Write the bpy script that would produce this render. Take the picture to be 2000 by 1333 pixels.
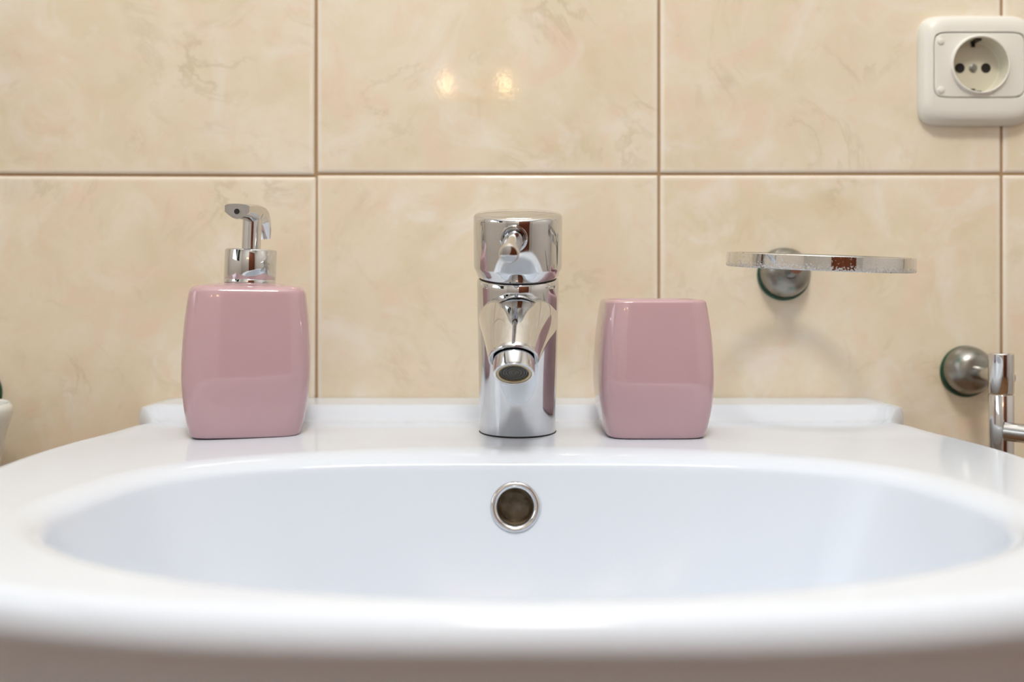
import bpy, bmesh, math, random
from math import sin, cos, pi, sqrt, radians
from mathutils import Vector, Matrix

random.seed(7)
S = bpy.context.scene
COL = S.collection
for o in list(bpy.data.objects):
    bpy.data.objects.remove(o)

# ------------------------------------------------------------------ camera / light
# millimetre frame used below: x right, D = distance from the camera plane towards the
# tiled wall (the wall face is at D = 674), h = height above the washbasin deck.
WALL_D, CAM_H, DECK_Z = 674.0, 97.5, 0.85
def W(x, D, h):
    return Vector((x * .001, (D - WALL_D) * .001, DECK_Z + h * .001))

cam = bpy.data.cameras.new('camera')
cam.sensor_width = 36.0
cam.lens = 1800 * 36.0 / 2000
cam.shift_y = -(666.5 - 545) / 2000
cam.clip_start = 0.01
cam.dof.use_dof = True
cam.dof.focus_distance = 0.556
cam.dof.aperture_fstop = 4.0
co = bpy.data.objects.new('camera', cam)
co.location = W(0, 0, CAM_H)
co.rotation_euler = (pi / 2, 0, 0)
COL.objects.link(co)
S.camera = co

wd = bpy.data.worlds.new('world')
S.world = wd
wd.use_nodes = True
wd.node_tree.nodes['Background'].inputs[0].default_value = (0.85, 0.93, 1.0, 1)
wd.node_tree.nodes['Background'].inputs[1].default_value = 1.0

S.view_settings.view_transform = 'Standard'
S.view_settings.look = 'None'
S.view_settings.exposure = 1.2
S.view_settings.gamma = 1.0
S.view_settings.use_curve_mapping = False

# room: tiled wall at y = 0, room runs to -y
RX0, RX1, RY1, RZ = -1.02, 1.30, -1.80, 2.45
WIN_Y0, WIN_Y1, WIN_Z0, WIN_Z1 = -1.45, -0.35, 1.10, 2.10     # window in the left wall

def area(name, loc, rot, sx, sy, power, col):
    l = bpy.data.lights.new(name, 'AREA')
    l.shape = 'RECTANGLE'
    l.size, l.size_y = sx, sy
    l.energy = power
    l.color = col
    o = bpy.data.objects.new(name, l)
    o.location = loc
    o.rotation_euler = rot
    COL.objects.link(o)
    return o
# daylight coming in through the left window
area('window_daylight', (RX0 - 0.16, (WIN_Y0 + WIN_Y1) / 2, (WIN_Z0 + WIN_Z1) / 2),
     (0, -pi / 2, 0), WIN_Z1 - WIN_Z0, WIN_Y1 - WIN_Y0, 1.2, (0.86, 0.93, 1.0))
# the photographer's flash, bounced off the ceiling
fl = bpy.data.lights.new('bounce_flash', 'SPOT')
fl.energy, fl.color, fl.spot_size, fl.spot_blend, fl.shadow_soft_size = 75, (.95, .975, 1.0), radians(95), 1.0, .05
flo = bpy.data.objects.new('bounce_flash', fl)
flo.location = (.05, -.86, 1.12)
flo.rotation_euler = (pi - radians(8), 0, 0)
COL.objects.link(flo)
CEIL_FILL_POWER = 6.0  # strength of the added overhead fill light
SCONCE_EMIT = 9.0

# ------------------------------------------------------------------ materials
PX, PZ, GAP = 251.0, 331.0, 1.9        # tile pitch and joint (mm)
def new_mat(name):
    m = bpy.data.materials.new(name)
    m.use_nodes = True
    nt = m.node_tree
    return m, nt, nt.nodes['Principled BSDF']

def simple(name, col, rough=.5, metal=0., coat=0., spec=.5, bump=0., bscale=200., var=0.):
    m, nt, b = new_mat(name)
    b.inputs['Base Color'].default_value = (*col, 1)
    b.inputs['Roughness'].default_value = rough
    b.inputs['Metallic'].default_value = metal
    b.inputs['Coat Weight'].default_value = coat
    b.inputs['Coat Roughness'].default_value = .03
    b.inputs['Specular IOR Level'].default_value = spec
    tc = nt.nodes.new('ShaderNodeTexCoord')
    n = nt.nodes.new('ShaderNodeTexNoise')
    n.inputs['Scale'].default_value = bscale
    n.inputs['Detail'].default_value = 4
    nt.links.new(tc.outputs['Object'], n.inputs['Vector'])
    if var:
        mx = nt.nodes.new('ShaderNodeMix'); mx.data_type = 'RGBA'
        mx.inputs['A'].default_value = (*col, 1)
        mx.inputs['B'].default_value = (*[c * (1 - var) for c in col], 1)
        nt.links.new(n.outputs['Fac'], mx.inputs['Factor'])
        nt.links.new(mx.outputs['Result'], b.inputs['Base Color'])
    if bump:
        bp = nt.nodes.new('ShaderNodeBump')
        bp.inputs['Strength'].default_value = bump
        bp.inputs['Distance'].default_value = .001
        nt.links.new(n.outputs['Fac'], bp.inputs['Height'])
        nt.links.new(bp.outputs['Normal'], b.inputs['Normal'])
    return m

def ramp(nt, src, stops):
    r = nt.nodes.new('ShaderNodeValToRGB')
    while len(r.color_ramp.elements) < len(stops):
        r.color_ramp.elements.new(.5)
    for e, (p, c) in zip(r.color_ramp.elements, stops):
        e.position = p
        e.color = (*c, 1) if len(c) == 3 else c
    nt.links.new(src, r.inputs['Fac'])
    return r

def g(v):
    return (v, v, v)

def mat_tile():
    m, nt, b = new_mat('marbled_beige_tile')
    L = nt.links
    tc = nt.nodes.new('ShaderNodeTexCoord')
    oi = nt.nodes.new('ShaderNodeObjectInfo')
    mul = nt.nodes.new('ShaderNodeMath'); mul.operation = 'MULTIPLY'; mul.inputs[1].default_value = 37.0
    L.new(oi.outputs['Random'], mul.inputs[0])
    add = nt.nodes.new('ShaderNodeVectorMath'); add.operation = 'ADD'
    L.new(tc.outputs['Object'], add.inputs[0]); L.new(mul.outputs[0], add.inputs[1])
    def noise(scale, detail, rough, dist):
        n = nt.nodes.new('ShaderNodeTexNoise')
        n.inputs['Scale'].default_value = scale; n.inputs['Detail'].default_value = detail
        n.inputs['Roughness'].default_value = rough; n.inputs['Distortion'].default_value = dist
        L.new(add.outputs[0], n.inputs['Vector'])
        return n
    def mix(fac, a, bb):
        mx = nt.nodes.new('ShaderNodeMix'); mx.data_type = 'RGBA'
        L.new(fac, mx.inputs['Factor'])
        for k, v in (('A', a), ('B', bb)):
            if isinstance(v, tuple): mx.inputs[k].default_value = (*v, 1)
            else: L.new(v, mx.inputs[k])
        return mx.outputs['Result']
    cloud = noise(15, 5, .6, .5)
    c1 = ramp(nt, cloud.outputs['Fac'], [(.30, (.765, .665, .48)), (.5, (.815, .73, .565)), (.72, (.86, .79, .66))])
    pink = noise(24, 5, .6, .9)
    pf = ramp(nt, pink.outputs['Fac'], [(.48, g(0)), (.68, g(.75))])
    c2 = mix(pf.outputs['Color'], c1.outputs['Color'], (.83, .665, .525))
    grey = noise(17, 5, .6, 1.2)
    gf = ramp(nt, grey.outputs['Fac'], [(.50, g(0)), (.68, g(.75))])
    c3 = mix(gf.outputs['Color'], c2, (.87, .82, .73))
    # thin olive veins: narrow band around the mid value of a distorted noise
    vein = noise(9, 7, .62, 1.5)
    vf = ramp(nt, vein.outputs['Fac'], [(.470, g(0)), (.497, g(1)), (.503, g(1)), (.535, g(0))])
    brk = noise(16, 3, .5, 0)
    bf = ramp(nt, brk.outputs['Fac'], [(.50, g(0)), (.70, g(.42))])
    mm = nt.nodes.new('ShaderNodeMath'); mm.operation = 'MULTIPLY'
    L.new(vf.outputs['Color'], mm.inputs[0]); L.new(bf.outputs['Color'], mm.inputs[1])
    c4 = mix(mm.outputs[0], c3, (.55, .46, .30))
    sp = noise(60, 4, .6, .5)
    sf = ramp(nt, sp.outputs['Fac'], [(.62, g(0)), (.78, g(.28))])
    c5 = mix(sf.outputs['Color'], c4, (.62, .49, .34))
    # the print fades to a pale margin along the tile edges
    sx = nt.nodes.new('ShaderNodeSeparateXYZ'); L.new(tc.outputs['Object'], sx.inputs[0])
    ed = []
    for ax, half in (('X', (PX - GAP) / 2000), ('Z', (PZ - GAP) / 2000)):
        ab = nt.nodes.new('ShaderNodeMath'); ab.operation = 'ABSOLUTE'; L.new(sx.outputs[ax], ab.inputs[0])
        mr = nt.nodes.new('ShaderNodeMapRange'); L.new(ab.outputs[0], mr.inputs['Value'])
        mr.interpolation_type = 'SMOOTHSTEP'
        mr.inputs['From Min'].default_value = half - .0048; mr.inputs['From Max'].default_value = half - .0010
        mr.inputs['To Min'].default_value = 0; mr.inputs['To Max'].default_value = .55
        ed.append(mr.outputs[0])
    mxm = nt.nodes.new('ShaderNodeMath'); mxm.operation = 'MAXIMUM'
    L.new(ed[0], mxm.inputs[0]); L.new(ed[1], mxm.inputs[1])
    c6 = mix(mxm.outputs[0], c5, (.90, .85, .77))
    L.new(c6, b.inputs['Base Color'])
    b.inputs['Roughness'].default_value = .04
    b.inputs['Specular IOR Level'].default_value = .5
    bp = nt.nodes.new('ShaderNodeBump'); bp.inputs['Strength'].default_value = .02; bp.inputs['Distance'].default_value = .001
    wv = noise(420, 2, .5, 0)
    L.new(wv.outputs['Fac'], bp.inputs['Height']); L.new(bp.outputs['Normal'], b.inputs['Normal'])
    return m

def mat_chrome(name, tarnish=.0, rough=.05, base=(.66, .67, .685), dark=(.28, .26, .22), scale=90):
    m, nt, b = new_mat(name)
    L = nt.links
    b.inputs['Metallic'].default_value = 1
    tc = nt.nodes.new('ShaderNodeTexCoord')
    n = nt.nodes.new('ShaderNodeTexNoise'); n.inputs['Scale'].default_value = scale
    n.inputs['Detail'].default_value = 8; n.inputs['Roughness'].default_value = .65
    L.new(tc.outputs['Object'], n.inputs['Vector'])
    rr = ramp(nt, n.outputs['Fac'], [(.35, g(rough * .7)), (.75, g(rough * 1.3 + tarnish * .3))])
    L.new(rr.outputs['Color'], b.inputs['Roughness'])
    cr = ramp(nt, n.outputs['Fac'], [(.45, base), (.85, tuple(base[i] * (1 - tarnish) + dark[i] * tarnish for i in range(3)))])
    L.new(cr.outputs['Color'], b.inputs['Base Color'])
    return m

def mat_speckled():            # ring of the soap dish: chrome with limescale specks low down
    m, nt, b = new_mat('limescaled_chrome')
    L = nt.links
    tc = nt.nodes.new('ShaderNodeTexCoord')
    n = nt.nodes.new('ShaderNodeTexNoise'); n.inputs['Scale'].default_value = 900
    n.inputs['Detail'].default_value = 6
    L.new(tc.outputs['Object'], n.inputs['Vector'])
    sx = nt.nodes.new('ShaderNodeSeparateXYZ'); L.new(tc.outputs['Object'], sx.inputs[0])
    mp = nt.nodes.new('ShaderNodeMapRange')
    mp.inputs['From Min'].default_value = .0005; mp.inputs['From Max'].default_value = -.004
    mp.inputs['To Min'].default_value = 0; mp.inputs['To Max'].default_value = .20
    L.new(sx.outputs['Z'], mp.inputs['Value'])
    ad = nt.nodes.new('ShaderNodeMath'); ad.operation = 'ADD'
    L.new(n.outputs['Fac'], ad.inputs[0]); L.new(mp.outputs[0], ad.inputs[1])
    f = ramp(nt, ad.outputs[0], [(.62, g(0)), (.70, g(1))])
    mx = nt.nodes.new('ShaderNodeMix'); mx.data_type = 'RGBA'
    L.new(f.outputs['Color'], mx.inputs['Factor'])
    mx.inputs['A'].default_value = (.74, .74, .73, 1); mx.inputs['B'].default_value = (.50, .52, .54, 1)
    L.new(mx.outputs['Result'], b.inputs['Base Color'])
    mt = ramp(nt, f.outputs['Color'], [(0, g(1)), (1, g(.35))]); L.new(mt.outputs['Color'], b.inputs['Metallic'])
    rt = ramp(nt, f.outputs['Color'], [(0, g(.05)), (1, g(.5))]); L.new(rt.outputs['Color'], b.inputs['Roughness'])
    return m

def mat_rose():                # grey, dulled chrome going green with verdigris
    m, nt, b = new_mat('tarnished_rose_metal')
    L = nt.links
    tc = nt.nodes.new('ShaderNodeTexCoord')
    n = nt.nodes.new('ShaderNodeTexNoise'); n.inputs['Scale'].default_value = 130; n.inputs['Detail'].default_value = 5
    L.new(tc.outputs['Object'], n.inputs['Vector'])
    c = ramp(nt, n.outputs['Fac'], [(.35, (.34, .33, .31)), (.6, (.28, .275, .25)), (.75, (.12, .20, .16))])
    L.new(c.outputs['Color'], b.inputs['Base Color'])
    b.inputs['Metallic'].default_value = .9
    b.inputs['Roughness'].default_value = .3
    return m

def mat_overflow():
    m, nt, b = new_mat('stained_overflow_pipe')
    L = nt.links
    tc = nt.nodes.new('ShaderNodeTexCoord')
    n = nt.nodes.new('ShaderNodeTexNoise'); n.inputs['Scale'].default_value = 160; n.inputs['Detail'].default_value = 6
    L.new(tc.outputs['Object'], n.inputs['Vector'])
    c = ramp(nt, n.outputs['Fac'], [(.3, (.07, .045, .02)), (.5, (.20, .15, .09)), (.7, (.30, .25, .19))])
    L.new(c.outputs['Color'], b.inputs['Base Color'])
    b.inputs['Roughness'].default_value = .5
    return m

def mat_wood():
    m, nt, b = new_mat('red_brown_door_wood')
    L = nt.links
    tc = nt.nodes.new('ShaderNodeTexCoord')
    mp = nt.nodes.new('ShaderNodeMapping'); mp.inputs['Scale'].default_value = (14, 14, 1.2)
    L.new(tc.outputs['Object'], mp.inputs['Vector'])
    n = nt.nodes.new('ShaderNodeTexNoise'); n.inputs['Scale'].default_value = 3; n.inputs['Detail'].default_value = 6
    n.inputs['Distortion'].default_value = .6
    L.new(mp.outputs['Vector'], n.inputs['Vector'])
    c = ramp(nt, n.outputs['Fac'], [(.3, (.10, .022, .008)), (.7, (.22, .06, .02))])
    L.new(c.outputs['Color'], b.inputs['Base Color'])
    b.inputs['Roughness'].default_value = .35
    return m

def mat_emit(name, col, s):
    m, nt, b = new_mat(name)
    b.inputs['Base Color'].default_value = (*col, 1)
    b.inputs['Emission Color'].default_value = (*col, 1)
    b.inputs['Emission Strength'].default_value = s
    return m

def mat_glass(name, tint=(1, 1, 1), rough=0., alpha=.9):
    m, nt, b = new_mat(name)
    L = nt.links
    out = nt.nodes['Material Output']
    tr = nt.nodes.new('ShaderNodeBsdfTransparent'); tr.inputs[0].default_value = (*tint, 1)
    gl = nt.nodes.new('ShaderNodeBsdfGlossy'); gl.inputs['Roughness'].default_value = rough
    fr = nt.nodes.new('ShaderNodeFresnel'); fr.inputs[0].default_value = 1.5
    mx = nt.nodes.new('ShaderNodeMixShader')
    L.new(fr.outputs[0], mx.inputs[0]); L.new(tr.outputs[0], mx.inputs[1]); L.new(gl.outputs[0], mx.inputs[2])
    L.new(mx.outputs[0], out.inputs['Surface'])
    return m

M = dict(
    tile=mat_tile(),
    grout=simple('brown_grout', (.50, .33, .18), .9, bump=.4, bscale=900, var=.35),
    ceramic=simple('white_glazed_ceramic', (.70, .765, .86), .12, spec=.25),
    pink=simple('pink_glazed_ceramic', (.53, .345, .375), .07, coat=.5, var=.03, bscale=60),
    chrome=mat_chrome('polished_chrome', .12, .045),
    chrome_worn=mat_chrome('hazy_chrome', .4, .10, scale=160),
    chrome_dull=mat_chrome('dull_chrome', .55, .13, base=(.55, .55, .54), scale=60),
    ring=mat_speckled(),
    rose=mat_rose(),
    verdigris=simple('dark_green_verdigris', (.012, .085, .045), .6, bump=.5, bscale=500, var=.5),
    dark=simple('black_gap', (.012, .011, .010), .6),
    brass=simple('limescaled_brass', (.62, .50, .30), .35, metal=.7, bump=.3, bscale=900, var=.3),
    mesh=simple('aerator_mesh_grey', (.22, .21, .19), .4, metal=.5),
    pipe=mat_overflow(),
    plastic=simple('off_white_plastic', (.80, .79, .73), .32, var=.03, bscale=40),
    plastic_well=simple('yellowed_plastic', (.72, .69, .56), .38, var=.08, bscale=50),
    hole=simple('socket_hole_black', (.010, .007, .005), .7),
    clip=simple('dark_contact_metal', (.035, .03, .025), .4, metal=.6),
    screw=simple('grey_screw_metal', (.30, .31, .28), .4, metal=.8),
    wall=simple('white_painted_plaster', (.62, .61, .60), .6, bump=.05, bscale=60),
    side_tile=simple('cream_side_wall', (.82, .80, .77), .3, var=.04, bscale=8),
    ceiling=simple('white_ceiling_paint', (.86, .86, .85), .8),
    floor=simple('terracotta_floor', (.30, .155, .075), .45, var=.25, bscale=9),
    wood=mat_wood(),
    frame=simple('white_window_frame', (.78, .80, .76), .4),
    pane=mat_glass('window_glass'),
    bulb=mat_emit('warm_bulb', (1.0, .62, .30), SCONCE_EMIT),
    diffuser=mat_emit('added_lamp_diffuser', (1.0, .93, .84), 1.2),  # glow of the added, unseen ceiling lamp
    frosted=simple('frosted_white_glass', (.80, .83, .80), .25, coat=.4),
)

# ------------------------------------------------------------------ mesh helpers
def finish(name, verts, faces, mat, parent=None, smooth=True, angle=40, loc=None, scale=.001):
    me = bpy.data.meshes.new(name)
    me.from_pydata([tuple(c * scale for c in v) for v in verts], [], faces)
    bm = bmesh.new(); bm.from_mesh(me)
    bmesh.ops.remove_doubles(bm, verts=bm.verts, dist=1e-6)
    bmesh.ops.recalc_face_normals(bm, faces=bm.faces)
    bm.to_mesh(me); bm.free()
    if smooth:
        me.shade_smooth()
        me.set_sharp_from_angle(angle=radians(angle))
    me.materials.append(mat)
    o = bpy.data.objects.new(name, me)
    COL.objects.link(o)
    if parent: o.parent = parent
    if loc is not None: o.location = loc
    return o

def tag(o, label=None, cat=None, group=None, kind=None):
    if label: o['label'] = label
    if cat: o['category'] = cat
    if group: o['group'] = group
    if kind: o['kind'] = kind
    return o

def thing(name, loc, label, cat, group=None):
    o = bpy.data.objects.new(name, None)
    o.empty_display_size = .02
    COL.objects.link(o)
    o.location = loc
    return tag(o, label, cat, group)

def loft(rings, cap0=True, cap1=True, closed=True):
    n = len(rings[0]); V = []; F = []
    for r in rings: V += [tuple(p) for p in r]
    for i in range(len(rings) - 1):
        a, b = i * n, (i + 1) * n
        for j in range(n if closed else n - 1):
            k = (j + 1) % n
            F.append((a + j, a + k, b + k, b + j))
    if cap0: F.append(tuple(range(n - 1, -1, -1)))
    if cap1: F.append(tuple(range((len(rings) - 1) * n, len(rings) * n)))
    return V, F

def lathe(profile, n=64, cap0=False, cap1=False):
    """profile: (r, z) list revolved round z."""
    return loft([[(r * cos(2 * pi * j / n), r * sin(2 * pi * j / n), z) for j in range(n)] for r, z in profile], cap0, cap1)

def xf(V, mtx):
    return [tuple(mtx @ Vector(v)) for v in V]

def aim(direction, origin=(0, 0, 0)):
    q = Vector(direction).to_track_quat('Z', 'Y')
    return Matrix.Translation(Vector(origin)) @ q.to_matrix().to_4x4()

def tube(pts, rad, n=24, cap=True):
    rings = []
    for i, p in enumerate(pts):
        p = Vector(p)
        a = Vector(pts[max(i - 1, 0)]); b = Vector(pts[min(i + 1, len(pts) - 1)])
        m = aim(b - a, p)
        r = rad[i] if isinstance(rad, (list, tuple)) else rad
        rings.append([tuple(m @ Vector((r * cos(2 * pi * j / n), r * sin(2 * pi * j / n), 0))) for j in range(n)])
    return loft(rings, cap, cap)

def sq(a, b, z, n, e):
    """superellipse ring"""
    out = []
    for j in range(n):
        t = 2 * pi * j / n
        c, s = cos(t), sin(t)
        out.append((a * math.copysign(abs(c) ** (2 / e), c), b * math.copysign(abs(s) ** (2 / e), s), z))
    return out

def rrect(a, b, r, z, k=10, m=6):
    """rounded rectangle ring, evenly cut corners"""
    out = []
    for cx, cy, t0 in ((a - r, b - r, 0), (-(a - r), b - r, pi / 2), (-(a - r), -(b - r), pi), (a - r, -(b - r), 1.5 * pi)):
        for i in range(k + 1):
            t = t0 + pi / 2 * i / k
            out.append((cx + r * cos(t), cy + r * sin(t), z))
    res = []
    for i, p in enumerate(out):
        q = out[(i + 1) % len(out)]
        res.append(p)
        if i % (k + 1) == k:
            for s_ in range(1, m):
                f = s_ / m
                res.append((p[0] + (q[0] - p[0]) * f, p[1] + (q[1] - p[1]) * f, z))
    return res

def box(x0, x1, y0, y1, z0, z1):
    V = [(x, y, z) for x in (x0, x1) for y in (y0, y1) for z in (z0, z1)]
    F = [(0, 1, 3, 2), (4, 6, 7, 5), (0, 4, 5, 1), (2, 3, 7, 6), (0, 2, 6, 4), (1, 5, 7, 3)]
    return V, F

def join(*vf):
    V = []; F = []
    for v, f in vf:
        k = len(V); V += v; F += [tuple(i + k for i in q) for q in f]
    return V, F

def sstep(a, b, x):
    t = max(0., min(1., (x - a) / (b - a)))
    return t * t * (3 - 2 * t)

# ------------------------------------------------------------------ room shell (metres)
T = .10
def shell(name, vf, mat):
    return tag(finish(name, *vf, mat, smooth=False, scale=1.0), kind='structure')
shell('floor', box(RX0 - T, RX1 + T, RY1 - T, .12, -T, 0), M['floor'])
shell('ceiling', box(RX0 - T, RX1 + T, RY1 - T, .12, RZ, RZ + T), M['ceiling'])
shell('wall_right', box(RX1, RX1 + T, RY1, .008, 0, RZ), M['side_tile'])
shell('wall_left', join(box(RX0 - T, RX0, RY1, WIN_Y0, 0, RZ), box(RX0 - T, RX0, WIN_Y1, .008, 0, RZ),
                        box(RX0 - T, RX0, WIN_Y0, WIN_Y1, 0, WIN_Z0), box(RX0 - T, RX0, WIN_Y0, WIN_Y1, WIN_Z1, RZ)), M['side_tile'])
DX0, DX1, DZ = .07, .98, 2.05
shell('wall_front', join(box(RX0 - T, DX0, RY1 - T, RY1, 0, RZ), box(DX1, RX1 + T, RY1 - T, RY1, 0, RZ),
                         box(DX0, DX1, RY1 - T, RY1, DZ, RZ)), M['wall'])
# back wall: grout bed, and each tile a piece of its own
wb = shell('wall_back', box(RX0 - T, RX1 + T, .0016, .12, 0, RZ), M['grout'])
def tile_mesh():
    a, b = (PX - GAP) / 2, (PZ - GAP) / 2
    rings = [rrect(a, b, 1.0, 7.0, 4, 2), rrect(a, b, 1.0, 1.5, 4, 2), rrect(a - .35, b - .35, 1.0, .8, 4, 2),
             rrect(a - 1.1, b - 1.1, 1.0, .28, 4, 2), rrect(a - 2.2, b - 2.2, 1.0, .06, 4, 2), rrect(a - 3.6, b - 3.6, 1.0, 0, 4, 2)]
    V, F = loft(rings)
    return [(x, z, y) for x, y, z in V], F
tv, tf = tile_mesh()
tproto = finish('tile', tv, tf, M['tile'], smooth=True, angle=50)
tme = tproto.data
bpy.data.objects.remove(tproto)
X_J, H_J = -143.4, 174.3          # one joint crossing (mm)
for c in range(-4, 5):
    for r in range(-4, 5):
        cx = X_J + (c + .5) * PX; ch = H_J + (r + .5) * PZ
        z0 = DECK_Z * 1000 + ch
        if cx - PX / 2 < RX0 * 1000 - 60 or cx + PX / 2 > RX1 * 1000 + 60: continue
        if z0 + PZ / 2 < 40 or z0 - PZ / 2 > RZ * 1000 - 30: continue
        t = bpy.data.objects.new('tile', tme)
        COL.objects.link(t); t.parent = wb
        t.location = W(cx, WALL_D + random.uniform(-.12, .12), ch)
        rot = random.uniform(-.02, .02)
        if c == -1:
            t.location.z -= .0009
            rot = .22
        t.rotation_euler = (random.uniform(-.05, .05) * pi / 180, rot * pi / 180, random.uniform(-.05, .05) * pi / 180)

# window in the left wall
w1 = thing('window_1', (RX0 - T / 2, (WIN_Y0 + WIN_Y1) / 2, WIN_Z0), None, None); tag(w1, kind='structure')
hy, hz = (WIN_Y1 - WIN_Y0) / 2, WIN_Z1 - WIN_Z0
f = .05
finish('window_frame', *join(box(-.03, .03, -hy, -hy + f, 0, hz), box(-.03, .03, hy - f, hy, 0, hz), box(-.03, .03, -f / 2, f / 2, f, hz - f),
       box(-.03, .03, -hy + f, hy - f, 0, f), box(-.03, .03, -hy + f, hy - f, hz - f, hz)), M['frame'], w1, smooth=False, scale=1)
for s in (-1, 1):
    finish('window_pane', *box(-.003, .003, min(s * f / 2, s * (hy - f)), max(s * f / 2, s * (hy - f)), f, hz - f), M['pane'], w1, smooth=False, scale=1)
# door in the wall opposite the basin
d1 = thing('door_1', ((DX0 + DX1) / 2, RY1, 0), None, None); tag(d1, kind='structure')
hw = (DX1 - DX0) / 2
finish('door_leaf', *box(-hw + .05, hw - .05, -.07, -.03, .005, DZ - .05), M['wood'], d1, smooth=False, scale=1)
for z0, z1 in ((.15, .9), (1.05, 1.85)):
    finish('door_panel', *box(-hw + .17, hw - .17, -.032, -.018, z0, z1), M['wood'], d1, smooth=False, scale=1)
finish('door_frame', *join(box(-hw, -hw + .05, -.09, .015, 0, DZ), box(hw - .05, hw, -.09, .015, 0, DZ), box(-hw + .05, hw - .05, -.09, .015, DZ - .05, DZ)),
       M['wood'], d1, smooth=False, scale=1)
finish('door_handle', *join(tube([(-hw + .1, -.03, 1.0), (-hw + .1, .03, 1.0)], .011), tube([(-hw + .09, .03, 1.0), (-hw + .21, .03, 1.0)], .009)), M['chrome'], d1, scale=1)

# unseen ceiling lamp, added for more top light; two-bulb wall lamp (seen as warm spots mirrored in the tiles)
cl = thing('added_ceiling_lamp', (.05, -1.0, RZ), 'added round flush ceiling lamp with a white diffuser, unseen top light for the washbasin', 'lamp')
finish('lamp_base', *lathe([(0.001, 0), (190, 0), (190, -22), (170, -24), (.001, -24)]), M['frame'], cl)
finish('diffuser', *lathe([(168, -24), (166, -50), (140, -72), (80, -86), (.01, -90)]), M['diffuser'], cl)
pl = bpy.data.lights.new('added_ceiling_fill', 'AREA'); pl.shape = 'DISK'; pl.size = .34; pl.energy = CEIL_FILL_POWER; pl.color = (1, .94, .86)  # added fill light that brightens the basin from above
plo = bpy.data.objects.new('added_ceiling_fill', pl); plo.location = (.05, -1.0, RZ - .095); COL.objects.link(plo)

wl = thing('wall_lamp', (-.075, RY1, 1.385), 'small wall lamp with two warm candle bulbs, mirrored in the glossy tiles', 'lamp')
finish('back_plate', *([tuple(Matrix.Rotation(-pi / 2, 4, 'X') @ Vector(v)) for v in lathe([(.01, 0), (45, 0), (45, 8), (30, 14), (.01, 15)])[0]],
       lathe([(.01, 0), (45, 0), (45, 8), (30, 14), (.01, 15)])[1]), M['brass'], wl)
for sx in (-1, 1):
    arm = finish('lamp_arm', *tube([(0, 8, 0), (sx * 30, 50, -22), (sx * 62, 70, -30), (sx * 80, 75, -18), (sx * 81, 75, 0)], 5), M['brass'], wl)
    V, F = lathe([(.01, 0), (11, 0), (12, 10), (15, 22), (15, 32), (9, 50), (3, 64), (.01, 66)], 32)
    finish('bulb', [(x + sx * 81, y + 75, z) for x, y, z in V], F, M['bulb'], wl)

# ------------------------------------------------------------------ washbasin
XC = 6.5
BC, BA, BB = 402.0, 201.0, 114.0                 # bowl ellipse: centre D, half width, half depth
def half_width(D):
    if D < 500: return 284 * max(0., 1 - ((500 - D) / 234.) ** 2.8) ** (1 / 2.8)
    if D < 627: return 284 * sqrt(1 - ((D - 500) / 298.) ** 2)
    return 257 + 6 * sstep(627, 640, D) + 10 * sstep(630, 662, D)
BACK_D = 673.6
def inside(x, D):
    return D < BACK_D and D > 266 and abs(x) < half_width(D)
def outline(t):
    c, s = cos(t), sin(t)
    lo, hi = 60., 420.
    for _ in range(40):
        m = (lo + hi) / 2
        if inside(m * c, BC + m * s): lo = m
        else: hi = m
    return lo
def deck_h(x, D):
    """raised tap platform and, against the wall, a rounded upstand"""
    p = 1.4 * sstep(560, 610, D) * sstep(262, 250, abs(x))
    side = sqrt(max(0., 1 - max(0., (abs(x) - 255) / 19.) ** 2))
    return p + 9.2 * sstep(621, 637, D) * side
def rim_edge_radius(t, x, D):
    return 14. * sstep(BACK_D - .5, BACK_D - 3, D) + 1.5
OV_C = Vector((1.5, 0, 0))
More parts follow.
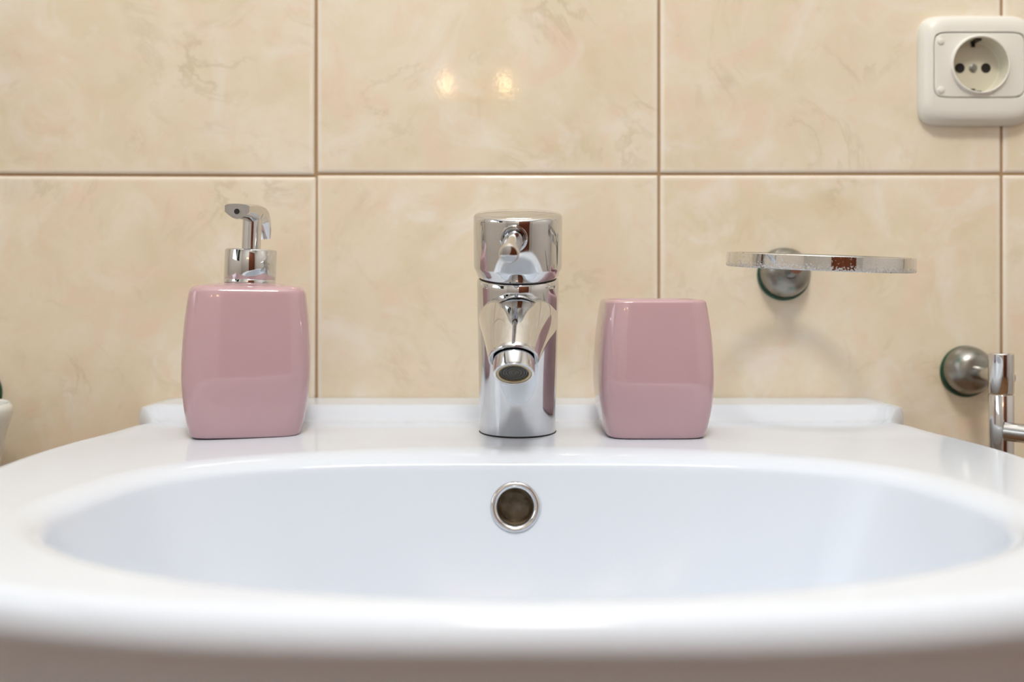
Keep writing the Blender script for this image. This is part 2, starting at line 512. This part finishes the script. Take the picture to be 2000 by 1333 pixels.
def build_basin():
    ang = [2 * pi * i / 720 for i in range(720)]
    for sx in (-1, 1):
        ang.append(math.atan2(BACK_D - .05 - BC, sx * (273 - .05)) % (2 * pi))
    ang.sort()
    rings = [[] for _ in range(400)]
    nr = 0
    LIPZ = 8.
    for t in ang:
        c, s = cos(t), sin(t)
        col = []
        en = 2 + .65 * sstep(0, .35, s)
        ell = ((abs(c) / BA) ** en + (abs(s) / BB) ** en) ** (-1 / en)
        ro = outline(t)
        LIP = 17. + 5. * s
        # bowl from the drain hole up
        for i in range(111):
            q = .10 + .90 * (i / 110.) ** .5
            r = ell * q
            col.append((r * c, BC + r * s, -LIPZ - 125 * (1 - q ** 4.2)))
        # rolled inner lip
        for i in range(1, 15):
            ps = radians(80) * (1 - i / 14.)
            off = LIP * (1 - sin(ps)); off0 = LIP * (1 - sin(radians(80)))
            z0 = -LIPZ * (1 - cos(ps)); zs = -LIPZ * (1 - cos(radians(80)))
            col.append(((ell + off - off0) * c, BC + (ell + off - off0) * s, z0 * LIPZ / -zs if zs else z0))
        r1 = ell + LIP - off0
        re = 1.5 if BC + ro * s > BACK_D - .6 else 15.
        if re > 2 and BC + ro * s > 627: re = 12. - 10.5 * sstep(640, 668, BC + ro * s)
        if s < 0: re = 15. - 6. * sstep(0, -.7, s)
        r2 = ro - re
        if r2 < r1 + .5: r2 = r1 + .5
        N = 90
        for i in range(1, N + 1):
            r = r1 + (r2 - r1) * i / N
            x, D = r * c, BC + r * s
            col.append((x, D, deck_h(x, D)))
        h2 = col[-1][2]
        rr = ro - r2
        for i in range(1, 9):
            a = pi / 2 * i / 8
            r = r2 + rr * sin(a)
            col.append((r * c, BC + r * s, h2 - max(rr, re) * (1 - cos(a))))
        # skirt and underside
        back = BC + ro * s > BACK_D - .6
        if not back:
            for i in range(1, 6):
                a = pi / 2 + radians(58) * i / 5
                r = r2 + rr * sin(a)
                col.append((r * c, BC + r * s, h2 - max(rr, re) * (1 - cos(a))))
        else:
            for i in range(1, 6):
                col.append((ro * c, BC + ro * s, h2 - re - 3.2 * i))
        zb = col[-1][2]
        for k, (sc, z) in enumerate(((.93, -34), (.89, -46), (.84, -62), (.76, -90), (.66, -120), (.5, -150), (.3, -165), (.12, -170))):
            r = ro * sc
            x, D = r * c, BC + r * s
            if s > 0 and BC + ro * s > BACK_D - .6: D, x = BC + ro * s - (1 - sc) * 30, ro * c * sc
            col.append((x, D, min(z, zb - .5)))
        for i, p in enumerate(col):
            rings[i].append(p)
        nr = len(col)
    rings = rings[:nr]
    V, F = loft(rings, False, False)
    V, F = V, F
    return V, F
BV, BF = build_basin()
# overflow hole: centre on the back wall of the bowl
q_ov = .957
OV = (1.8, BC + BB * q_ov, -8 - 125 * (1 - q_ov ** 4.2))
dz = 125 * 4.2 * q_ov ** 3.2; dD = BB
OVN = Vector((0, -dz, dD)).normalized()
keep = []
for fc in BF:
    p = Vector((0, 0, 0))
    for i in fc: p += Vector(BV[i])
    p /= len(fc)
    dlt = p - Vector((OV[0] - XC, OV[1], OV[2]))
    if dlt.length < 12.0 and p[1] < 540 and p[2] > -60: continue
    keep.append(fc)
basin_root = thing('washbasin', W(XC, 660, 0), 'white glazed ceramic washbasin with an oval bowl, fixed to the tiled wall', 'sink')
finish('basin', [(x, D - 660, h) for x, D, h in BV], keep, M['ceramic'], basin_root, angle=60)
ovm = aim(OVN, (OV[0] - XC, OV[1] - 660, OV[2]))
V, F = lathe([(13.9, -1.2), (13.9, .5), (13.4, 1.3), (12.4, 1.7), (11.4, 1.5), (10.7, .9), (10.3, .6), (10.0, -.2), (9.8, -9)], 72)
ovr = finish('overflow_ring', xf(V, ovm), F, M['chrome_worn'], basin_root); ovr['label'] = 'worn chrome ring round the overflow hole'
V, F = lathe([(9.9, -8.5), (9.6, -14), (8, -17), (.01, -18)], 48)
finish('overflow_pipe', xf(V, ovm), F, M['pipe'], ovr)['label'] = 'brown stained inside of the overflow hole'
V, F = lathe([(13.75, -.3), (14.5, .05), (14.9, -.6)], 72)
finish('seal_line', xf(V, ovm), F, M['dark'], ovr)
V, F = lathe([(23, -133.2), (22, -130.5), (17, -131.5), (15, -134), (14.5, -150), (.01, -150)], 48)
finish('drain', [(x, y + BC - 660, z) for x, y, z in V], F, M['chrome_worn'], basin_root)

# ------------------------------------------------------------------ faucet
FX, FD, LEAN = 3.6, 587.0, radians(11)
fa = thing('mixer_tap', W(FX, FD, .2), 'chrome single-lever mixer tap in the middle of the washbasin deck', 'tap')
def lean(V, h0=0.):
    """whole tap leans towards the bowl; base stays cut level"""
    return [(x, y - (z - h0) * math.tan(LEAN), z + y * math.tan(LEAN) * sstep(0, 60, z)) for x, y, z in V]
prof = [(24.0, -.3), (24.2, .6), (24.4, 20), (24.8, 50), (25.1, 80), (25.2, 94), (24.9, 97.2), (24.2, 98.0), (.01, 98.0)]
body = finish('body', lean(lathe(prof, 96)[0]), lathe(prof, 96)[1], M['chrome'], fa)
prof = [(24.6, -.4), (24.7, .5), (24.2, .8)]
finish('base_seal', *lathe(prof, 96), M['dark'], fa)
prof = [(.01, 97.8), (23.6, 97.8), (23.6, 99.6), (.01, 99.6)]
finish('seam_ring', lean(lathe(prof, 96)[0]), lathe(prof, 96)[1], M['dark'], fa)
prof = [(.01, 99.2), (24.4, 99.2), (25.1, 99.9), (25.5, 102), (26.9, 104.5), (27.1, 106), (27.1, 133.5), (27.0, 135), (26.6, 136.1), (25.7, 136.8), (20, 137.6), (10, 138.2), (.01, 138.4)]
handle = finish('handle_cap', lean(lathe(prof, 96)[0]), lathe(prof, 96)[1], M['chrome'], fa)
# lever: recessed collar and a stick towards the room
lb = Vector((-2.5, -52.5, 120.6)); lt = Vector((-5.4, -100, 110.2)); ld = (lt - lb).normalized()
L_ = (lt - lb).length
V, F = lathe([(.01, -6), (5.7, -6), (5.6, L_ - 7), (5.5, L_ - 4), (5.3, L_ - 1.6), (4.6, L_ - .5), (3.0, L_), (.01, L_ + .2)], 48)
lev = finish('lever', xf(V, aim(ld, lb)), F, M['chrome'], handle)
V, F = lathe([(5.2, 1.0), (6.6, .8), (7.9, 1.4), (8.3, 3.4), (8.0, 5.0), (7.4, 5.2), (6.7, 4.6), (6.3, 2.0)], 48)
finish('lever_collar', xf(V, aim(ld, lb + Vector((0, 3.2, .8)))), F, M['chrome'], handle)
# spout: loft from a wide root on the body to the round tip
root_c = Vector((.3, -22, 72.5)); tip_c = Vector((-2.6, -75.5, 53.0))
rings = []
NS = 64
end_n = Vector((0, -cos(radians(52)), -sin(radians(52))))
for i in range(25):
    u = i / 24.
    c = root_c.lerp(tip_c, u)
    c.z += 1.5 * sin(pi * u)
    wv = 24.2 * (1 - u) + 14.2 * u
    hv = 24.0 * (1 - u) + 14.2 * u
    tilt = radians(10 + 42 * u ** 1.1)
    up = Vector((0, -sin(tilt), cos(tilt)))
    rings.append([tuple(c + Vector((wv * cos(2 * pi * j / NS), 0, 0)) + up * hv * sin(2 * pi * j / NS)) for j in range(NS)])
# fillet ring at the end and the hollow behind it
tilt = radians(52); up = Vector((0, -sin(tilt), cos(tilt)))
for off, rad in ((.8, 14.0), (1.2, 13.5), (1.0, 12.9), (-2.5, 12.7), (-2.5, .5)):
    c = tip_c + end_n * off
    rings.append([tuple(c + Vector((rad * cos(2 * pi * j / NS), 0, 0)) + up * rad * sin(2 * pi * j / NS)) for j in range(NS)])
sp = finish('spout', *loft(rings), M['chrome'], fa, angle=45)
am = aim(end_n, tip_c)
V, F = lathe([(11.6, -3), (11.6, 9.2), (11.3, 10.2), (10.6, 10.5), (9.9, 10.3), (9.7, 9.2)], 64)
aer = finish('aerator', xf(V, am), F, M['chrome'], sp)
V, F = lathe([(9.75, 9.0), (9.7, 9.9), (8.3, 9.9), (8.2, 9.0)], 64)
finish('aerator_rim', xf(V, am), F, M['brass'], aer)
V, F = lathe([(9.6, 8.6), (.01, 8.6)], 64)
finish('aerator_insert', xf(V, am), F, M['dark'], aer)
vf = [lathe([(r - .2, 8.6), (r - .14, 9.2), (r + .14, 9.2), (r + .2, 8.6)], 48) for r in (1.0, 2.6, 4.2, 5.8, 7.3)]
for k in range(24):
    a = 2 * pi * k / 24
    vf.append(tube([(1.2 * cos(a), 1.2 * sin(a), 8.9), (8.2 * cos(a), 8.2 * sin(a), 8.9)], .1, 6))
V, F = join(*vf)
finish('aerator_mesh', xf(V, am), F, M['mesh'], aer)

# ------------------------------------------------------------------ pink dispenser and tumbler
def barrel(ht, ab, am_, at, bb, bm_, bt, peak=.44, e=5.5, n=96, foot=2.0, shoulder=5.0):
    """rings of a bulging rounded-square ceramic body"""
    def prof(lo, mid, hi, t):
        if t < peak: return mid - (mid - lo) * ((peak - t) / peak) ** 2
        return mid - (mid - hi) * ((t - peak) / (1 - peak)) ** 2
    R = []
    for k in range(5):                          # rounded foot
        a = pi / 2 * k / 4
        z = foot * (1 - cos(a)); ins = foot * (1 - sin(a))
        R.append((prof(ab, am_, at, z / ht) - ins, prof(bb, bm_, bt, z / ht) - ins, z))
    for k in range(1, 25):
        z = foot + (ht - shoulder - foot) * k / 24
        R.append((prof(ab, am_, at, z / ht), prof(bb, bm_, bt, z / ht), z))
    for k in range(1, 8):                       # rounded shoulder
        a = pi / 2 * k / 7
        z = ht - shoulder + shoulder * sin(a); ins = shoulder * (1 - cos(a))
        R.append((prof(ab, am_, at, z / ht) - ins, prof(bb, bm_, bt, z / ht) - ins, z))
    return [sq(a, b, z, n, e) for a, b, z in R]

ds = thing('soap_dispenser', W(-169, 587, .2), 'pink glazed ceramic soap dispenser with a chrome pump top', 'soap dispenser')
rings = barrel(93.2, 33.2, 38.8, 34.6, 27, 31.5, 28)
n = 96
rings.append(sq(22, 20, 94.6, n, 3)); rings.append(sq(16, 16, 94.8, n, 2)); rings.append(sq(13, 13, 95, n, 2))
rings.insert(0, sq(20, 16, .6, n, 4))
finish('bottle', *loft(rings), M['pink'], ds)
cm = Matrix.Translation((.5, 0, 94.6)) @ Matrix.Rotation(radians(-14), 4, 'Z') @ Matrix.Rotation(radians(1.2), 4, 'Y')
def dpart(name, vf, mat, parent=ds, angle=40):
    return finish(name, xf(vf[0], cm), vf[1], mat, parent, angle=angle)
dpart('pump_collar', lathe([(15.4, -.2), (16.0, .4), (16.0, 2.2), (15.75, 2.5), (16.0, 2.8), (16.0, 20.6), (15.5, 21.3), (14.6, 21.6), (6.5, 21.6)], 80), M['chrome'])
dpart('pump_stem', lathe([(5.9, 19), (5.9, 42), (.01, 42)], 48), M['chrome'])
def pump_head():
    path = [(-33, 0.0, 7.4, 4.6), (-31, .15, 7.6, 4.8), (-20, .9, 7.8, 5.0), (-8, 1.2, 8.2, 5.4), (0, .6, 8.5, 5.8), (6, -1.2, 8.5, 5.8), (10.5, -4.6, 8.3, 5.2), (13.6, -9.5, 8.0, 4.0), (15.0, -14, 7.6, 2.6)]
    pts = [Vector((0, y, z)) for y, z, a, b in path]
    R = []
    for i, (y, z, a, b) in enumerate(path):
        d = pts[min(i + 1, len(pts) - 1)] - pts[max(i - 1, 0)]
        d.normalize()
        up = Vector((0, -d.z, d.y))
        if up.z < 0 and i < 5: up = -up
        ring = []
        # section: nearly flat top, keel-shaped underside
        sec = [(-1, .72), (-.8, .9), (-.4, .98), (0, 1), (.4, .98), (.8, .9), (1, .72), (1, .3), (1, -.05), (.7, -.48), (.35, -.85), (0, -1), (-.35, -.85), (-.7, -.48), (-1, -.05), (-1, .3)]
        for u, v in sec:
            ring.append(tuple(pts[i] + Vector((u * a, 0, 0)) + up * (v * b)))
        R.append(ring)
    return loft(R)
head = dpart('pump_head', (lambda vf: ([(x, y, z + 43.2) for x, y, z in vf[0]], vf[1]))(pump_head()), M['chrome'], angle=35)
nz = aim((0, -1, 0), (0, -33.05, 43.2))
V, F = lathe([(2.3, -.4), (2.3, .25), (1.7, .25), (1.6, -.4)], 32)
dpart('nozzle_lip', (xf(V, nz), F), M['chrome_worn'], head)
V, F = lathe([(1.75, .12), (.01, .1)], 32)
dpart('nozzle_hole', (xf(V, nz), F), M['dark'], head)
ds.rotation_euler = (0, radians(.9), radians(14))

cu = thing('tumbler', W(88.5, 584, .2), 'plain pink glazed ceramic bathroom tumbler on the washbasin deck', 'tumbler')
rings = barrel(84.5, 30.3, 35.6, 30.8, 26, 31, 27, peak=.42, shoulder=2.2)
rings.insert(0, sq(20, 16, .6, n, 4))
for a, b, z in ((27.0, 23.2, 84.3), (26.2, 22.4, 83.2), (26.6, 22.8, 79), (31, 26, 45), (27, 23, 10), (20, 17, 6.5)):
    rings.append(sq(a, b, z, n, 5))
finish('cup', *loft(rings), M['pink'], cu)
cu.rotation_euler = (0, 0, radians(1))

# ------------------------------------------------------------------ wall fittings
def rose(parent, origin, r=17.3):
    """domed wall rose, axis towards the room (-y); origin on the wall face"""
    m = aim((0, -1, 0), origin)
    mb = aim((0, -1, 0), (origin[0], origin[1], origin[2] - 1.1))
    V, F = lathe([(r + 1.7, -.2), (r + 1.8, 1.5), (r + 1.2, 3.2), (r, 3.6)], 64)
    b = finish('rose_base', xf(V, mb), F, M['verdigris'], parent); b['label'] = 'dark green corroded edge of the wall rose'
    pts = [(r + .7, 2.6), (r + .5, 4.5)]
    for k in range(1, 10):
        a = pi / 2 * k / 10
        pts.append((5 + (r - 4.6) * cos(a), 4.5 + 13.5 * sin(a)))
    pts.append((4.5, 18.2))
    V, F = lathe(pts, 64)
    finish('rose', xf(V, m), F, M['rose'], parent)

sd = thing('soap_dish_holder', W(198.5, WALL_D, 97.5 + 4.5), 'empty chrome ring holder for a soap dish, fixed to the tiles', 'holder')
rose(sd, (0, 0, 0), 17.6)
finish('holder_arm', *tube([(0, -14, 0), (-.5, -25, 1.2), (-1.5, -35.5, 3.0)], [4.6, 4.4, 4.2], 32), M['chrome_dull'], sd)
RO, RI, HH = 57.0, 54.2, 4.3
V, F = lathe([(RI, -HH), (RI, HH), (RI + .5, HH + .25), (RO - .6, HH + .25), (RO, HH - .3), (RO, -HH + .3), (RO - .6, -HH - .2), (RI + .5, -HH - .2), (RI, -HH)], 128)
ring = finish('holder_ring', V, F, M['ring'], sd, angle=30)
ring.location = Vector((-4.5, -91, 6.2)) * .001
ring.rotation_euler = (radians(2.4), radians(1.9), 0)
ring['label'] = 'flat chrome ring speckled with limescale'

tb = thing('towel_holder', W(331.5, WALL_D, 31.0), 'chrome swivel towel holder with a round wall rose and upright post beside the washbasin', 'towel holder')
rose(tb, (0, 0, 0), 17.0)
finish('holder_arm', *tube([(0, -12, 0), (0, -58, 0)], 5.2, 32), M['chrome_dull'], tb)
V, F = lathe([(.01, 16.9), (7.2, 16.9), (7.8, 16.3), (7.8, -9.4), (7.4, -9.9), (.01, -9.9)], 48)
finish('post', [(x - 5.5, y - 60, z) for x, y, z in V], F, M['chrome'], tb)
V, F = lathe([(.01, -10.5), (7.5, -10.5), (7.8, -11.0), (7.8, -66), (7.3, -66.8), (.01, -66.8)], 48)
sw = finish('swivel_sleeve', [(x - 5.5, y - 60, z) for x, y, z in V], F, M['chrome'], tb)
V, F = lathe([(.01, -9.6), (7.0, -9.6), (7.0, -10.8), (.01, -10.8)], 48)
finish('post_washer', [(x - 5.5, y - 60, z) for x, y, z in V], F, M['brass'], tb)
bd = Vector((1, -.9, -.04)).normalized()
bs = Vector((-8, -70, -33.5))
pts = [bs + bd * t for t in (0.0, 60, 150, 242, 247, 249.5)]
finish('towel_bar', *tube(pts, [6.2, 6.2, 6.2, 6.2, 5, 2], 32), M['chrome_dull'], sw)

# tumbler holder at the left, mostly out of the frame
gh = thing('glass_holder', W(-391.5, WALL_D, 15.5), 'tarnished wall rose with an arm carrying the white glass', 'holder')
rose(gh, (0, 0, 0), 17.2)
finish('holder_arm', *tube([(0, -14, 0), (3, -17, -14), (10, -19.5, -35), (12, -21, -42)], 3.6, 24), M['chrome_dull'], gh)
V, F = box(4, 26, -27.0, -18.5, -50, -36)
finish('saddle', V, F, M['chrome_dull'], gh, smooth=False)
gl = thing('tooth_glass', W(-374.5, 615, -62.5), 'white tapered tooth glass hanging from a wall rose beside the washbasin', 'glass')
V, F = lathe([(.01, 0), (20, 0), (23, 1.5), (25, 6), (32.5, 54), (35.8, 66), (36.8, 71), (36.2, 74), (34.4, 75.8), (33.2, 75), (32.6, 71), (30, 52), (22.5, 8), (.01, 6)], 96)
finish('glass', V, F, M['frosted'], gl)

# ------------------------------------------------------------------ power socket
so = thing('power_socket', W(336.5, WALL_D, 97.5 + 151.5), 'off-white round-well power socket set high on the tiled wall', 'socket')
def wallv(V):      # local (x, up, out) -> (x, -out, up)
    return [(x, -z, y) for x, y, z in V]
R = []
for a, b, z, e in ((40.6, 39.8, -.2, 7), (41.0, 40.2, 2, 7), (40.4, 39.6, 5, 6.5), (38.6, 37.8, 8.4, 6), (36, 35.2, 10.4, 6), (34, 30, 11.0, 6.5)):
    R.append(sq(a, b, z, 96, e))
def shift(r, dy): return [(x, y + dy, z) for x, y, z in r]
R.append(shift(sq(33.4, 24.2, 11.2, 96, 9), 2.5)); R.append(shift(sq(33.0, 23.8, 10.6, 96, 9), 2.5)); R.append(shift(sq(33.0, 23.8, 5.5, 96, 9), 2.5))
V, F = loft(R, True, False)
fr = finish('frame', wallv(V), F, M['plastic'], so, angle=50)
V, F = loft([shift(sq(33.2, 24.0, 6.5, 96, 9), 2.5), shift(sq(32.2, 23.0, 6.5, 96, 9), 2.5)], False, False)
finish('frame_gap', wallv(V), F, M['clip'], so)
circ = lambda r, z: shift(sq(r, r, z, 96, 2), 2.5)
R = [shift(sq(32.4, 23.2, 5.6, 96, 9), 2.5), shift(sq(32.4, 23.2, 10.4, 96, 9), 2.5), shift(sq(31.6, 22.4, 11.2, 96, 9), 2.5),
     circ(22.0, 11.2), circ(21.3, 11.5), circ(21.1, 12.8), circ(20.4, 13.4), circ(19.7, 13.1)]
V, F = loft(R, False, False)
ins = finish('cover_plate', wallv(V), F, M['plastic'], so, angle=35)
R = [circ(19.75, 13.1), circ(19.5, 6), circ(19.3, 1.8), circ(18.6, 1.0), circ(.02, 1.0)]
V, F = loft(R, False, False)
well = finish('socket_well', wallv(V), F, M['plastic_well'], so, angle=35)
for sx in (-1, 1):
    V, F = loft([shift(sq(3.6, 3.6, 1.1, 32, 2), 2.5), shift(sq(3.3, 3.3, 1.4, 32, 2), 2.5), shift(sq(2.9, 2.9, 1.35, 32, 2), 2.5)], True, True)
    finish('pin_hole', wallv([(x + sx * 9.5, y, z) for x, y, z in V]), F, M['hole'], well)
V, F = loft([circ(2.9, 1.1), circ(2.8, 1.9), circ(2.2, 2.3)], True, True)
finish('centre_screw', wallv(V), F, M['screw'], well)
for sy in (-1, 1):
    V, F = join(box(-2.3, 2.3, 2.5 + sy * 19.3 - 1.1, 2.5 + sy * 19.3 + 1.0, 1.2, 9.5), box(-1.4, 1.4, 2.5 + sy * 16.8 - 1.6, 2.5 + sy * 16.8 + 1.6, 1.1, 1.5))
    finish('earth_clip', wallv(V), F, M['clip'], well, smooth=False)
for px, py in ((-28, 19.5), (-28, -15.5)):
    V, F = loft([[(px + x, py + y, z) for x, y, z in sq(r, r, zz, 24, 2)] for r, zz in ((2.6, 10.8), (2.4, 11.8), (1.6, 12.2))], False, True)
    finish('cover_catch', wallv(V), F, M['plastic'], ins)
